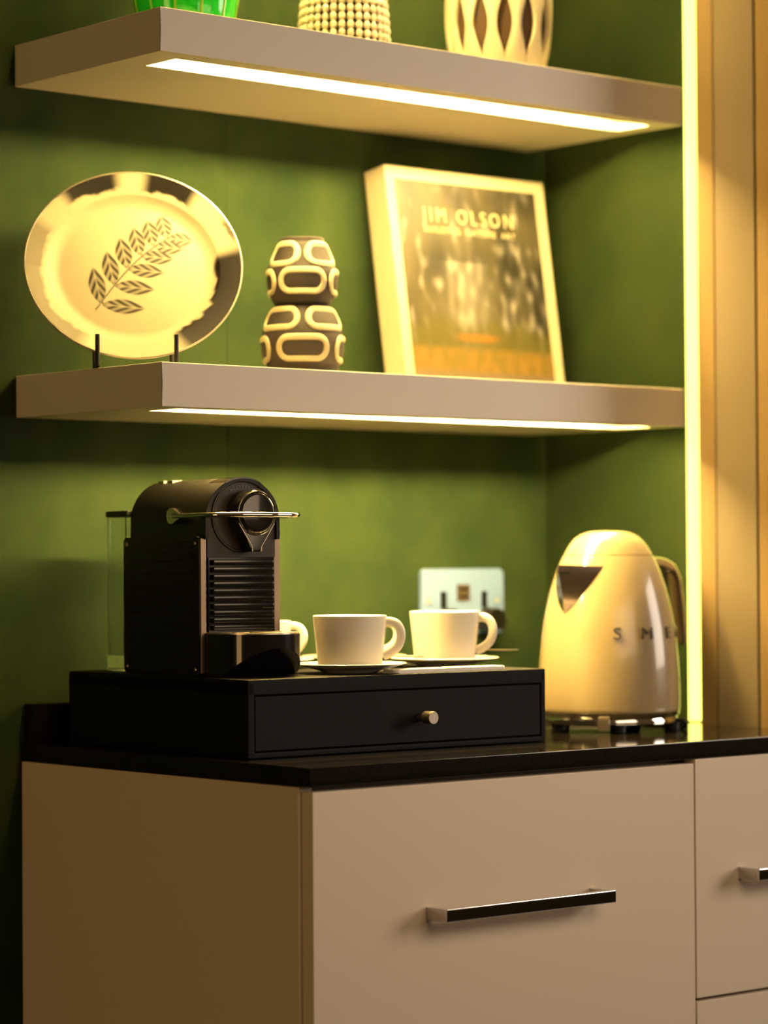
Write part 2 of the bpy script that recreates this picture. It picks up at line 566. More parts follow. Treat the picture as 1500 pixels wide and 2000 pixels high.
# lever
LZ = 0.1760
pts = [(-0.0030, 0.048, LZ), (-0.0045, 0.030, LZ), (-0.0050, 0.0, LZ), (-0.0045, -0.018, LZ), (0.002, -0.034, LZ), (0.018, -0.0475, LZ),
       (0.040, -0.0535, LZ), (0.0545, -0.0545, LZ), (0.069, -0.0535, LZ), (0.091, -0.0475, LZ), (0.107, -0.034, LZ),
       (0.1135, -0.018, LZ), (0.1140, 0.0, LZ), (0.1135, 0.030, LZ), (0.1120, 0.048, LZ)]
lev = obj('lever', tube(bmesh.new(), spline(pts, 6), 0.0035, 12, flat=0.85), 'chrome', m)
for xs in (-0.0042, 0.1092):
    pv = [(0.053 + 0.0092 * math.cos(q), LZ + 0.0092 * math.sin(q)) for q in [math.radians(100 + 260 * k / 20 - 0) for k in range(0, 15)]]
    pv = [(0.053 + 0.0092 * math.cos(q), LZ + 0.0092 * math.sin(q)) for q in [math.radians(120 - 240 * k / 18 + 240 - 120) for k in range(19)]]
    pv = [(0.054 + 0.0092 * math.cos(math.radians(aa)), LZ + 0.0092 * math.sin(math.radians(aa))) for aa in range(-110, 111, 10)]
    pv += [(0.034, LZ + 0.0030), (0.034, LZ - 0.0030)]
    obj('pivot', prism(bmesh.new(), pv, 'x', xs, xs + 0.0100 if xs < 0 else xs - 0.008, bev=0.0010), 'chrome', m)
# side panels with ribs and screws
for x0, x1, out in ((0.0, 0.0085, -1), (0.0975, 0.1046, 1)):
    bm = prism(bmesh.new(), rrect(0.0005, 0.1665, 0.0008, 0.1530, 0.004), 'x', x0, x1, bev=0.0012)
    p = obj('side_panel', bm, 'edge' if out > 0 else 'titan', m)
    xo = x0 if out < 0 else x1
    for k in range(10):
        z = 0.0125 + k * 0.01420
        obj('rib', B(xo - 0.0011, xo + 0.0011, 0.012, 0.155, z, z + 0.0098, bev=0.0010), 'titan', p)
    for y, z in ((0.0085, 0.0075), (0.1585, 0.0075), (0.0085, 0.1455), (0.1585, 0.1455)):
        bm = bmesh.new()
        lathe(bm, [(0, -0.001), (0.0024, -0.001), (0.0026, 0.0008), (0.0018, 0.0014), (0.0010, 0.0014), (0.0010, 0.0009), (0, 0.0009)], 16)
        bmesh.ops.rotate(bm, matrix=Matrix.Rotation(out * PI / 2, 3, 'Y'), verts=bm.verts)
        bmesh.ops.translate(bm, vec=(xo, y, z), verts=bm.verts)
        obj('screw', bm, 'satin', p)
obj('panel_edge', B(0.0015, 0.0088, -0.0008, 0.0016, 0.0030, 0.1510, bev=0.0010), 'edge', m)['label'] = 'front edge of the side panel, coloured with its warm reflection'
# capsule container with slats
g = obj('container', B(0.0110, 0.0970, -0.0010, 0.004, 0.045, 0.1300, bev=0.0008), 'gloss', m)
for k in range(10):
    z = 0.0500 + k * 0.00795
    obj('slat', B(0.0150, 0.0925, -0.0065, -0.0005, z, z + 0.0060, bev=0.0012), 'gloss', g)
# drip tray: vertical stadium cut away below by a slanting plane
bm = bmesh.new()
R, Q = 0.0480, 0.030
ztop = 0.0465
prof = []
N = 36
ys = [0.004, -0.008, -0.018, -0.026] + [-(Q + R * math.sin(PI / 2 * i / N)) for i in range(N + 1)]


def halfw(y):
    d = -y - Q
    return R if d <= 0 else math.sqrt(max(R * R - d * d, 0))


def zbot(y):
    d = -y
    return 0.0006 + max(0.0, d - 0.034) ** 1.15 * 1.12


rows = []
for y in ys:
    hw = halfw(y)
    zb = min(zbot(y), ztop - 0.009)
    rows.append([bm.verts.new((XC + s * hw, y, z)) for s, z in ((-1, ztop), (1, ztop), (1, zb), (-1, zb))])
for r0, r1 in zip(rows, rows[1:]):
    for k in range(4):
        bm.faces.new((r0[k], r0[(k + 1) % 4], r1[(k + 1) % 4], r1[k]))
bm.faces.new(rows[0])
bmesh.ops.remove_doubles(bm, verts=bm.verts, dist=1e-5)
tr = obj('drip_tray', bm, 'gloss', m)
poly = [(XC + 0.0455 * math.cos(q), -Q - 0.0455 * math.sin(q)) for q in [PI * k / 28 for k in range(29)]] + [(XC - 0.0455, 0.0), (XC + 0.0455, 0.0)]
gr = obj('drip_grid', prism(bmesh.new(), poly, 'z', ztop - 0.001, ztop + 0.0016, bev=0.0005), 'satin', m)
obj('brand_mark', B(XC - 0.02, XC + 0.02, -0.0505, -0.0485, ztop + 0.0012, ztop + 0.0022), 'black', gr).name = 'grid_slot'
# tank
def tank_ring(x0, x1, y0, y1, r):
    o = [(x0, y0), (x1, y0)]
    for cx_, a0 in ((x1 - r, 0), (x0 + r, 90)):
        for i in range(9):
            q = math.radians(a0 + 90 * i / 8)
            o.append((cx_ + r * math.cos(q), y1 - r + r * math.sin(q)))
    return o


bm = bmesh.new()
po = tank_ring(0.0035, 0.1020, 0.1680, 0.2200, 0.012)
pi_ = tank_ring(0.0057, 0.0998, 0.1702, 0.2178, 0.010)
rr = [[bm.verts.new((p[0], p[1], z)) for p in pl] for pl, z in ((po, 0.0008), (po, 0.1770), (pi_, 0.1770), (pi_, 0.0180))]
for A_, B_ in zip(rr, rr[1:]):
    for k in range(len(A_)):
        l = (k + 1) % len(A_)
        bm.faces.new((A_[k], A_[l], B_[l], B_[k]))
bm.faces.new(rr[0])
bm.faces.new(rr[3])
tk = obj('water_tank', bm, 'tank', m)
obj('tank_lid', prism(bmesh.new(), tank_ring(0.0022, 0.1030, 0.1615, 0.2215, 0.013), 'z', 0.1771, 0.1840, bev=0.0015), 'black', m)

# ================================================================== cups, saucers, spoons
def cup_body(s=1.0, h=0.0590):
    bm = bmesh.new()
    rt, rb = 0.0415 * s, 0.0360 * s
    pr = [(0, 0.002), (rb - 0.010, 0.002), (rb - 0.009, 0.0), (rb - 0.004, 0.0), (rb - 0.001, 0.0015), (rb, 0.004)]
    for i in range(1, 8):
        u_ = i / 8
        pr.append((rb + (rt - rb) * u_, 0.004 + (h - 0.005) * u_))
    pr += [(rt, h - 0.0008), (rt - 0.0012, h), (rt - 0.0026, h - 0.001)]
    for i in range(7, 0, -1):
        u_ = i / 8
        pr.append((rb + (rt - rb) * u_ - 0.003, 0.0065 + (h - 0.008) * u_))
    pr += [(rb - 0.006, 0.0065), (0, 0.0060)]
    return lathe(bm, pr, 64)


def cup_handle(s=1.0, h=0.0590):
    P = [(0.0385, 0.051), (0.0450, 0.0515), (0.0520, 0.0490), (0.0565, 0.0420), (0.0570, 0.0330), (0.0535, 0.0240), (0.0465, 0.0175), (0.0370, 0.0130)]
    pts = [(x * s, 0, z * h / 0.059) for x, z in P]
    return tube(bmesh.new(), spline(pts, 5), 0.0052 * s, 10, flat=0.62, up=lambda i: Vector((0, 1, 0)) if False else Vector((0, 1, 0)))


def saucer_bm(s=1.0):
    r = 0.0640 * s
    pr = [(0, 0.0022), (0.024 * s, 0.0022), (0.026 * s, 0.0), (0.030 * s, 0.0), (0.033 * s, 0.0022), (0.045 * s, 0.0055), (r - 0.002, 0.0094), (r, 0.0104),
          (r - 0.001, 0.0113), (r - 0.004, 0.0106), (0.046 * s, 0.0076), (0.040 * s, 0.0060), (0.037 * s, 0.0052), (0, 0.0052)]
    return lathe(bmesh.new(), pr, 72)


cups = [((0.2215, -0.3380), -0.70 + 0.02, 1.0, 0.0590, 'white coffee cup nearest the machine, at the front of the drawer box', 'round white saucer under the front cup nearest the machine'),
        ((0.4100, -0.2860), -0.86, 1.0, 0.0600, 'white coffee cup in front of the wall socket', 'round white saucer under the cup in front of the socket'),
        ((0.2370, -0.1540), -0.66, 0.90, 0.0500, 'small white cup half hidden behind the coffee machine', 'white saucer under the cup half hidden by the machine'),
        ((0.3760, -0.1600), -0.95, 0.95, 0.0520, 'small white cup hidden behind the front cup, seen through its handle', 'white saucer behind the front cup, its rim showing right of it')]
for (x, y), rz, s, h, lc, ls in cups:
    o = obj('saucer', saucer_bm(s if s == 1 else 1.0), 'china', None, loc=(x, y, HBX + 0.0002))
    tag(o, ls, 'saucer', 'saucers on the drawer box')
    t = thing('coffee_cup', lc, 'cup', (x, y, HBX + 0.0056), rz, 'white cups on the drawer box')
    obj('body', cup_body(s, h), 'china', t)
    obj('handle', cup_handle(s, h), 'china', t)


def spoon(p0, p1, lab):
    """p0 bowl end, p1 tip of the handle, both (x,y,z)"""
    p0, p1 = Vector(p0), Vector(p1)
    d = p1 - p0
    L = d.length
    bm = bmesh.new()
    st = [(0.0, .0018, 0), (.03, .0062, .0014), (.08, .0098, .0030), (.15, .0112, .0034), (.22, .0094, .0022), (.28, .0052, .0004), (.34, .0024, -.0012),
          (.5, .0022, -.0022), (.7, .0030, -.0016), (.88, .0044, .0), (.97, .0042, .0), (1.0, .0018, .0)]
    dx = d.normalized()
    sd = dx.cross(Vector((0, 0, 1))).normalized()
    rows = []
    for u_, w_, dip in st:
        c = p0 + d * u_ - Vector((0, 0, dip))
        row = []
        for k in range(5):
            q = (k - 2) / 2
            row.append(c + sd * (w_ * q) + Vector((0, 0, (abs(q) ** 2) * (0.0022 if u_ < .26 else 0.0003))))
        rows.append(row)
    top = [[bm.verts.new(p + Vector((0, 0, .0009))) for p in r] for r in rows]
    bot = [[bm.verts.new(p) for p in r] for r in rows]
    for i in range(len(rows) - 1):
        for k in range(4):
            bm.faces.new((top[i][k], top[i][k + 1], top[i + 1][k + 1], top[i + 1][k]))
            bm.faces.new((bot[i][k], bot[i + 1][k], bot[i + 1][k + 1], bot[i][k + 1]))
        for k in (0, 4):
            bm.faces.new((top[i][k], top[i + 1][k], bot[i + 1][k], bot[i][k]))
    for i in (0, len(rows) - 1):
        for k in range(4):
            bm.faces.new((top[i][k], bot[i][k], bot[i][k + 1], top[i][k + 1]))
    o = obj('teaspoon', bm, 'satin')
    return tag(o, lab, 'spoon', 'teaspoons on the saucers')


spoon((0.2300, -0.2890, 0.0965), (0.3230, -0.3480, 0.0992), 'small metal teaspoon on the saucer of the cup nearest the machine')
spoon((0.4100, -0.2360, 0.0965), (0.4960, -0.3210, 0.1020), 'small metal teaspoon on the saucer in front of the socket, tip pointing to the kettle')
o = obj('napkin', prism(bmesh.new(), rrect(0, 0.166, 0, 0.026, 0.006), 'z', 0, 0.0042, bev=0.0014), 'paper', None, loc=(0.2370, -0.3985, HBX + 0.0002), rotz=math.radians(-0.6))
tag(o, 'slim folded white napkin along the front edge of the drawer box', 'napkin')

# ================================================================== kettle
KX, KY, KZD = 0.6570, -0.3120, 3.35
fh = Vector((FV.x, FV.y, 0)).normalized()
rh = Vector((RV.x, RV.y, 0)).normalized()


def kd(phi):
    p = math.radians(phi)
    return -fh * math.cos(p) + rh * math.sin(p)


k = thing('kettle', 'cream enamel retro kettle with chrome handle and spout at the right of the worktop', 'kettle', (KX, KY, 0))
prof = [(0.0865, 0.0255), (0.0868, 0.040), (0.0863, 0.062), (0.0848, 0.090), (0.0815, 0.122), (0.0770, 0.148), (0.0712, 0.172), (0.0655, 0.190), (0.0605, 0.203), (0.0565, 0.212)]
ps = [Vector((r, z, 0)) for r, z in prof]
sm_ = [(v.x, v.y) for v in spline(ps, 4)]


def krad(z):
    for (r0, z0), (r1, z1) in zip(sm_, sm_[1:]):
        if z0 <= z <= z1:
            return r0 + (r1 - r0) * (z - z0) / (z1 - z0)
    return sm_[-1][0] if z > sm_[-1][1] else sm_[0][0]


full = [(0, 0.0235), (0.083, 0.0235), (0.0855, 0.0240)] + sm_ + [(0.0555, 0.2138), (0.0530, 0.2142), (0, 0.2142)]
obj('body', lathe(bmesh.new(), full, 96), 'cream', k)
lid = [(0, 0.2135), (0.0525, 0.2138), (0.0542, 0.2150), (0.0535, 0.2165), (0.0500, 0.2232), (0.0455, 0.2300), (0.0395, 0.2362), (0.0320, 0.2408), (0.0230, 0.2434), (0.012, 0.2446), (0, 0.2449)]
obj('lid', lathe(bmesh.new(), lid, 96), 'cream', k)
obj('collar', lathe(bmesh.new(), [(0.070, 0.0180), (0.0835, 0.0180), (0.0850, 0.0200), (0.0862, 0.0236), (0.070, 0.0236)], 96, closed=True), 'chrome', k)
# spout: a beak of two facets
sd_ = kd(-47)
st_ = Vector((-sd_.y, sd_.x, 0))
bm = bmesh.new()


def kp(phi, z, off=0.0):
    return kd(phi) * (krad(z) + off) + Vector((0, 0, z))


zt_, zb_ = 0.2010, 0.1440
nS = 12
L1 = [kp(-47 - 36 * (1 - i / nS) ** 0.85, zt_ + (zb_ - zt_) * (i / nS), 0.0010) for i in range(nS + 1)]
L2 = [kp(-47 + 36 * (1 - i / nS) ** 0.85, zt_ + (zb_ - zt_) * (i / nS), 0.0010) for i in range(nS + 1)]
apex = [sd_ * (krad(zt_ + (zb_ - zt_) * (i / nS)) + 0.001 + 0.0270 * (1 - i / nS) ** 1.15) + Vector((0, 0, zt_ + (zb_ - zt_) * (i / nS) + 0.002 * (1 - i / nS))) for i in range(nS + 1)]
rows = [[bm.verts.new(p) for p in L] for L in (L1, apex, L2)]
th = 0.0012
rin = [[bm.verts.new(p - sd_ * th) for p in L] for L in (L1, apex, L2)]
for g_, rev in ((rows, 0), (rin, 1)):
    for i in range(nS):
        for a_, b_ in ((0, 1), (1, 2)):
            q = [g_[a_][i], g_[b_][i], g_[b_][i + 1], g_[a_][i + 1]]
            bm.faces.new(q)
for a_ in (0, 1):
    bm.faces.new((rows[a_][0], rows[a_ + 1][0], rin[a_ + 1][0], rin[a_][0]))
bmesh.ops.remove_doubles(bm, verts=bm.verts, dist=1e-5)
spo = obj('spout', bm, 'mauve', k)
spo['label'] = 'chrome beak spout'
bm = bmesh.new()
vs = [bm.verts.new(p + Vector((0, 0, -0.004))) for p in (L1[1], apex[1], L2[1])]
vs2 = [bm.verts.new(p + Vector((0, 0, -0.006))) for p in (L1[1], apex[1], L2[1])]
bm.faces.new(vs); bm.faces.new(list(reversed(vs2)))
for i in range(3):
    bm.faces.new((vs[i], vs2[i], vs2[(i + 1) % 3], vs[(i + 1) % 3]))
obj('filter', bm, 'black', spo)
# handle
hd = kd(133)
hp = [(0.050, 0.2030), (0.066, 0.2055), (0.090, 0.2050), (0.109, 0.1985), (0.1190, 0.185), (0.1230, 0.168), (0.1265, 0.145), (0.1295, 0.122), (0.1315, 0.102)]
pts = [hd * r_ + Vector((0, 0, z)) for r_, z in hp]
side = Vector((-hd.y, hd.x, 0))
bm = bmesh.new()
P_ = spline(pts, 6)
nP = len(P_)
rads = [0.0130] * nP
rads[-1] = 0.0100
tube(bm, P_, rads, 20, flat=0.62, up=lambda i: (P_[min(i + 1, nP - 1)] - P_[max(i - 1, 0)]).cross(side))
obj('handle', bm, 'grip', k)
# letters round the side
for ch, phi in (('S', 2.5), ('M', 29.5), ('E', 56.0), ('G', 83.0)):
    bm = text_bm(ch, 0.0205, 0.0009, xscale=1.25)
    bmesh.ops.translate(bm, vec=(0, 0, 0), verts=bm.verts)
    R_ = krad(0.1195)
    n_ = kd(phi)
    tx = Vector((0, 0, 1)).cross(n_)
    zc = 0.1195
    for v in bm.verts:
        q = v.co.x / R_
        rr_ = krad(zc + v.co.y) + 0.0012 + v.co.z
        dd = n_ * math.cos(q) + tx * math.sin(q)
        v.co = dd * rr_ + Vector((0, 0, zc + v.co.y))
    obj('letter', bm, 'lett', k, sm=False, normals=False)
# power base
pb = thing('power_base', 'round chrome power base on small black feet under the cream kettle', 'kettle base', (KX, KY, 0))
obj('disc', lathe(bmesh.new(), [(0, 0.0100), (0.080, 0.0095), (0.0832, 0.0105), (0.0838, 0.0140), (0.0820, 0.0178), (0, 0.0179)], 96), 'chrome', pb)
for phi, rr_ in ((4, 0.070), (78, 0.077), (150, 0.07), (-128, 0.07), (-62, 0.072)):
    c = kd(phi) * rr_
    obj('foot', lathe(bmesh.new(), [(0, 0.0002), (0.0085, 0.0002), (0.0095, 0.001), (0.0100, 0.0102), (0, 0.0102)], 20, c=(c.x, c.y)), 'black', pb)
c = kd(-9) * 0.086
bm = box(bmesh.new(), -0.0070, 0.0070, -0.003, 0.006, 0.0035, 0.0175, bev=0.001)
bmesh.ops.rotate(bm, matrix=Matrix.Rotation(math.atan2(kd(-9).y, kd(-9).x) + PI / 2, 3, 'Z'), verts=bm.verts)
bmesh.ops.translate(bm, vec=c, verts=bm.verts)
obj('switch_lever', bm, 'satin', pb)
q0 = kd(82) * 0.080 + Vector((0, 0, 0.0125))
q1 = kd(82) * 0.0905 + Vector((0, 0, 0.0110))
q2 = kd(90) * 0.0935 + Vector((0, 0, 0.0040))
q3 = kd(120) * 0.102 + Vector((0, 0, 0.0032))
q4 = kd(160) * 0.118 + Vector((0, 0, 0.0032))
q5 = Vector((-0.10, 0.262, 0.0032))
obj('cord', tube(bmesh.new(), spline([q0, q1, q2, q3, q4, q5], 8), 0.0030, 10), 'black', pb)

# ================================================================== wall socket
t = thing('wall_socket', 'pale metal double wall socket on the green wall left of the kettle', 'socket', (0.6205, 0, 0.112))
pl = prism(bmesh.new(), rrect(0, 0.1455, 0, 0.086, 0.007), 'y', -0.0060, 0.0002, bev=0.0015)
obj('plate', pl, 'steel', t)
for xc_ in (0.0365, 0.1090):
    obj('rocker_switch', B(xc_ - 0.0038, xc_ + 0.0038, -0.0100, -0.0055, 0.034, 0.056, bev=0.0012), 'black', t)
    bm = bmesh.new()
    box(bm, xc_ - 0.003, xc_ + 0.003, -0.0063, -0.0050, 0.020, 0.030)
    obj('earth_slot', bm, 'iron', t)
md = obj('socket_module', B(0.0615, 0.0840, -0.0075, -0.0055, 0.0430, 0.0650, bev=0.0010), 'red', t)
for z in (0.0475, 0.0570):
    obj('port', B(0.0655, 0.0800, -0.0082, -0.0070, z, z + 0.0035), 'black', md)
for x in (0.012, 0.1335):
    bm = bmesh.new()
    lathe(bm, [(0, 0), (0.0034, 0), (0.0034, 0.0008), (0.0026, 0.0014), (0, 0.0014)], 20)
    bmesh.ops.rotate(bm, matrix=Matrix.Rotation(PI / 2, 3, 'X'), verts=bm.verts)
    bmesh.ops.translate(bm, vec=(x, -0.0058, 0.043), verts=bm.verts)
    obj('screw', bm, 'satin', t)
for xc_, lab in ((0.0365, 'black plug in the left half of the metal wall socket, behind the cup'), (0.1130, 'black plug in the right half of the metal wall socket')):
    bm = bmesh.new()
    poly = [(-0.016, 0.0)] + [(0.016 * math.cos(q), 0.016 + 0.014 * math.sin(q)) for q in [PI - PI * i / 14 for i in range(15)]] + [(0.016, 0.0)]
    prism(bm, poly, 'y', -0.030, -0.0062, bev=0.003)
    o = obj('plug', bm, 'black', None, loc=(0.6205 + xc_, 0, 0.112 + 0.004))
    tag(o, lab, 'plug', 'plugs in the wall socket')

# ================================================================== plate on its easel
PC = Vector((0.0745, -0.1310, 0.5425))
nrm = (RV * 0.128 + UV * 0.447 - FV * 0.885).normalized()
pex = Vector((0, 0, 1)).cross(nrm).normalized()      # plate's own right
pup = nrm.cross(pex).normalized()
RP = 0.1235


def leaf(x, y, cx, cy, ang, L, W):
    ca, sa = math.cos(ang), math.sin(ang)
    u_ = ((x - cx) * ca + (y - cy) * sa) / L
    v_ = (-(x - cx) * sa + (y - cy) * ca) / W
    if u_ < 0 or u_ > 1:
        return 0.0
    wv = math.sin(PI * u_) ** 0.8
    d = abs(v_) / max(wv, 1e-3)
    s = max(0.0, min(1.0, (1.0 - d) * 5))
    vein = 1.0 - 0.55 * math.exp(-(v_ / 0.10) ** 2)
    return s * vein * (0.72 + 0.28 * math.sin((u_ * 22 + abs(v_) * 9)))


LEAVES = []
for i in range(6):
    u_ = i / 5
    sx, sy = -0.30 + 0.62 * u_, -0.36 + 0.72 * u_ + 0.10 * math.sin(PI * u_)
    LEAVES.append((sx, sy, 1.75, 0.40 - 0.03 * i, 0.085))
    LEAVES.append((sx, sy, -0.12, 0.40 - 0.03 * i, 0.085))


def plate_col(x, y):
    """generic botanical print; x right, y up, radius 1"""
    cream = Vector((0.36, 0.32, 0.215))
    dark = Vector((0.0035, 0.002, 0.0012))
    mid = Vector((0.16, 0.10, 0.045))
    r = math.hypot(x, y)
    n1 = noise.noise(Vector((x * 3.1, y * 3.1, 2.0)))
    n2 = noise.noise(Vector((x * 14, y * 14, 7.0)))
    d = 0.0
    # dark painted border patches, uneven
    ang = math.degrees(math.atan2(y, x))

    def seg(a0, a1, inner, soft=7.0):
        w_ = min((ang - a0) / soft, (a1 - ang) / soft)
        w_ = max(0.0, min(1.0, w_))
        e = inner + 0.05 * n1 + 0.035 * n2
        return w_ * max(0.0, min(1.0, (r - e) / 0.03))
    d = max(d, seg(94, 134, 0.86), seg(48, 86, 0.82), seg(-66, 14, 0.76), 0.75 * seg(12, 34, 0.93), 0.60 * seg(148, 187, 0.82), 0.55 * seg(-187, -118, 0.84))
    col = cream.lerp(dark, d)
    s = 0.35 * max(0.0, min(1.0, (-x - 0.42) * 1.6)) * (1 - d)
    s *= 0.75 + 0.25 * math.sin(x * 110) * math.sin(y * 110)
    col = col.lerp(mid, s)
    lf = 0.0
    for (cx, cy, an, L, W) in LEAVES:
        lf = max(lf, leaf(x, y, cx, cy, an, L, W))
    # stem
    u_ = (x + 0.36) / 0.74
    if 0 <= u_ <= 1:
        sy = -0.43 + 0.82 * u_ + 0.10 * math.sin(PI * u_)
        lf = max(lf, max(0.0, 1 - abs(y - sy) / 0.022) * 0.9)
    col = col.lerp(dark, min(1, lf * 0.98))
    return col


t = thing('decorative_plate', 'round cream and sepia decorative plate on a black easel on the lower shelf', 'plate', PC)
t.rotation_euler = Matrix((pex, pup, nrm)).transposed().to_euler()
bm = bmesh.new()
cl = bm.loops.layers.color.new('Col')
nr, na = 110, 240
pz = []


def pdepth(u_):
    # flat well, curved shoulder, flared rim
    if u_ < 0.66:
        return 0.0
    if u_ < 0.80:
        q = (u_ - 0.66) / 0.14
        return 0.0075 * q * q
    q = (u_ - 0.80) / 0.20
    return 0.0075 + 0.0085 * q


rows = []
for i in range(nr + 1):
    u_ = i / nr
    if i == 0:
        rows.append([bm.verts.new((0, 0, 0))])
    else:
        rows.append([bm.verts.new((RP * u_ * math.cos(2 * PI * j / na), RP * u_ * math.sin(2 * PI * j / na), pdepth(u_))) for j in range(na)])
for i in range(nr):
    A_, B_ = rows[i], rows[i + 1]
    for j in range(na):
        l = (j + 1) % na
        if i == 0:
            bm.faces.new((A_[0], B_[j], B_[l]))
        else:
            bm.faces.new((A_[j], B_[j], B_[l], A_[l]))
cc = {}
for v in bm.verts:
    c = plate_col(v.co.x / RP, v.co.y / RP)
    # stored colours are read as sRGB: encode
    cc[v.index if v.index >= 0 else id(v)] = c
bm.verts.index_update()
cc = {v.index: plate_col(v.co.x / RP, v.co.y / RP) for v in bm.verts}


def enc(c):
    return [max(0.0, min(1.0, 12.92 * x if x <= 0.0031308 else 1.055 * x ** (1 / 2.4) - 0.055)) for x in c]


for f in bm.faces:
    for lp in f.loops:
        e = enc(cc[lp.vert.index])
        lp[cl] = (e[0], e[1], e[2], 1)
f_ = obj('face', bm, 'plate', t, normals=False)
f_.name = 'printed_face'
bp_ = [(0, -0.0035), (0.070, -0.0035), (0.071, -0.0065), (0.075, -0.0065), (0.077, -0.0030), (0.100, 0.0040), (RP, 0.0128), (RP + 0.0009, 0.0145), (RP + 0.0004, 0.0162), (RP - 0.0008, 0.0161)]
obj('back', lathe(bmesh.new(), bp_, 96), 'plateback', t)
obj('gold_rim', tube(bmesh.new(), [((RP + 0.0002) * math.cos(2 * PI * i / 96), (RP + 0.0002) * math.sin(2 * PI * i / 96), 0.0160) for i in range(96)], 0.0009, 6, closed=True), 'satin', t)

t = thing('plate_easel', 'black wire easel holding the decorative plate upright on the shelf', 'plate stand', (0, 0, 0))
bot = PC - pup * RP + nrm * 0.016
nh = Vector((nrm.x, nrm.y, 0)).normalized()
ZS = 0.4262
for s in (-1, 1):
    q = pex * (0.0440 * s)
    fp = Vector((bot.x, bot.y, 0)) + nh * 0.0065 + q
    bp2 = fp - nh * 0.105
    r_ = 0.0026
    pts = [Vector((fp.x, fp.y, ZS + 0.0375)), Vector((fp.x, fp.y, ZS + 0.006)), Vector((fp.x, fp.y, ZS + r_))]
    obj('front_post', tube(bmesh.new(), pts, r_, 10, up=nh), 'iron', t)
    obj('foot_rod', tube(bmesh.new(), [fp + nh * 0.001 + Vector((0, 0, ZS + r_)), bp2 + Vector((0, 0, ZS + r_))], r_, 10), 'iron', t)
    top_ = Vector((PC.x, PC.y, 0)) - nh * 0.062 + q + Vector((0, 0, PC.z + 0.020))
    obj('back_post', tube(bmesh.new(), [bp2 + nh * 0.030 + Vector((0, 0, ZS + r_)), top_], r_, 10, up=nh), 'iron', t)
q = pex * 0.044
fp = Vector((bot.x, bot.y, 0)) - nh * 0.068
obj('crossbar', tube(bmesh.new(), [fp - q + Vector((0, 0, ZS + 0.0026)), fp + q + Vector((0, 0, ZS + 0.0026))], 0.0022, 8), 'iron', t)

# ================================================================== gourd vase with relief rings
VX, VY = 0.2965, -0.1635
VS = 3.241 / 5327.66
t = thing('gourd_vase', 'brown double gourd vase with cream oblong rings between the plate and the book', 'vase', (VX, VY, ZS))
zrow = lambda py: 0.2092 - (py - 1096.5) * VS - ZS
rp = [(0.0235, 0.0000), (0.0375, 0.0005), (0.0440, 0.0050)]
meas = [(715, 70), (700, 77), (688, 80), (670, 81), (647, 77), (630, 71), (614, 64), (604, 57), (599, 52), (594, 56), (580, 63), (565, 67.5), (552, 69), (540, 69), (528, 67), (515, 61.5), (497, 54), (482, 48), (476, 44)]
for py, hw in meas:
    z = zrow(py)
    if z > 0.006:
        rp.append((hw * VS, z))
zt2 = rp[-1][1]
body = list(rp) + [(0.0262, zt2 + 0.0045), (0.0250, zt2 + 0.0060), (0.0235, zt2 + 0.0050), (0.0215, zt2 - 0.004), (0.0250, zt2 - 0.020), (0.020, zt2 - 0.03), (0, zt2 - 0.03)]
body = [(0, 0.0)] + body
body = [(v.x, v.y) for v in spline([Vector((a_, b_, 0)) for a_, b_ in body], 3)]
body = [(max(0, a_), b_) for a_, b_ in body]
obj('body', lathe(bmesh.new(), body, 72), 'vasebr', t)


def vrad(z):
    for (r0, z0), (r1, z1) in zip(rp[2:], rp[3:]):
        if z0 <= z <= z1:
            return r0 + (r1 - r0) * (z - z0) / (z1 - z0)
    return rp[2][0] if z < rp[2][1] else rp[-1][0]


toC = math.atan2(-fh.y, -fh.x)
for row, (p0, p1, offs, ha) in enumerate(((481, 521, 45, 35), (534, 574, 0, 37), (609, 645, 45, 36), (664, 705, 0, 35))):
    zc, hz = (zrow(p0) + zrow(p1)) / 2, (zrow(p0) - zrow(p1)) / 2
    rm = vrad(zc)
    hx = math.radians(ha) * rm
    path2 = rrect(-hx, hx, -hz, hz, hz * 0.96, 7)
    dense = []
    for (a0_, b0_), (a1_, b1_) in zip(path2, path2[1:] + path2[:1]):
        nd = max(1, int(math.hypot(a1_ - a0_, b1_ - b0_) / 0.004))
        dense += [(a0_ + (a1_ - a0_) * k_ / nd, b0_ + (b1_ - b0_) * k_ / nd) for k_ in range(nd)]
    pts, ups = [], []
    for (xx, zz) in dense:
        q = xx / rm
        r_ = vrad(zc + zz)
        pts.append(Vector((r_ * math.cos(q), r_ * math.sin(q), zc + zz)))
        ups.append(Vector((math.cos(q), math.sin(q), 0.15)))
    bm = tube(bmesh.new(), pts, 0.0040, 8, closed=True, flat=0.55, up=lambda i: ups[i])
    first = obj('relief_ring', bm, 'relief', t)
    for kk in range(4):
        o = first
        if kk:
            o = first.copy()
            COL.objects.link(o)
            o.parent = t
        o.rotation_euler.z = toC + math.radians(offs + 2 + 90 * kk)

# ================================================================== book
b = thing('book', 'large cream bound art book with a forest photograph cover leaning on the wall', 'book', (0.5250, -0.0900, ZS))
tilt = math.radians(8.6)
b.rotation_euler = (-tilt, 0, 0)
WBk, HBk, TBk = 0.2800, 0.2920, 0.0400
bm = bmesh.new()
box(bm, 0, WBk, 0, 0.0030, 0, HBk, bev=0.0010)
box(bm, 0, WBk, TBk - 0.003, TBk, 0, HBk, bev=0.0010)
box(bm, 0, 0.0035, 0.0005, TBk - 0.0005, 0, HBk, bev=0.0010)
obj('binding', bm, 'bookw', b)
obj('page_block', B(0.003, WBk - 0.004, 0.0031, TBk - 0.0031, 0.004, HBk - 0.004), 'paper', b)
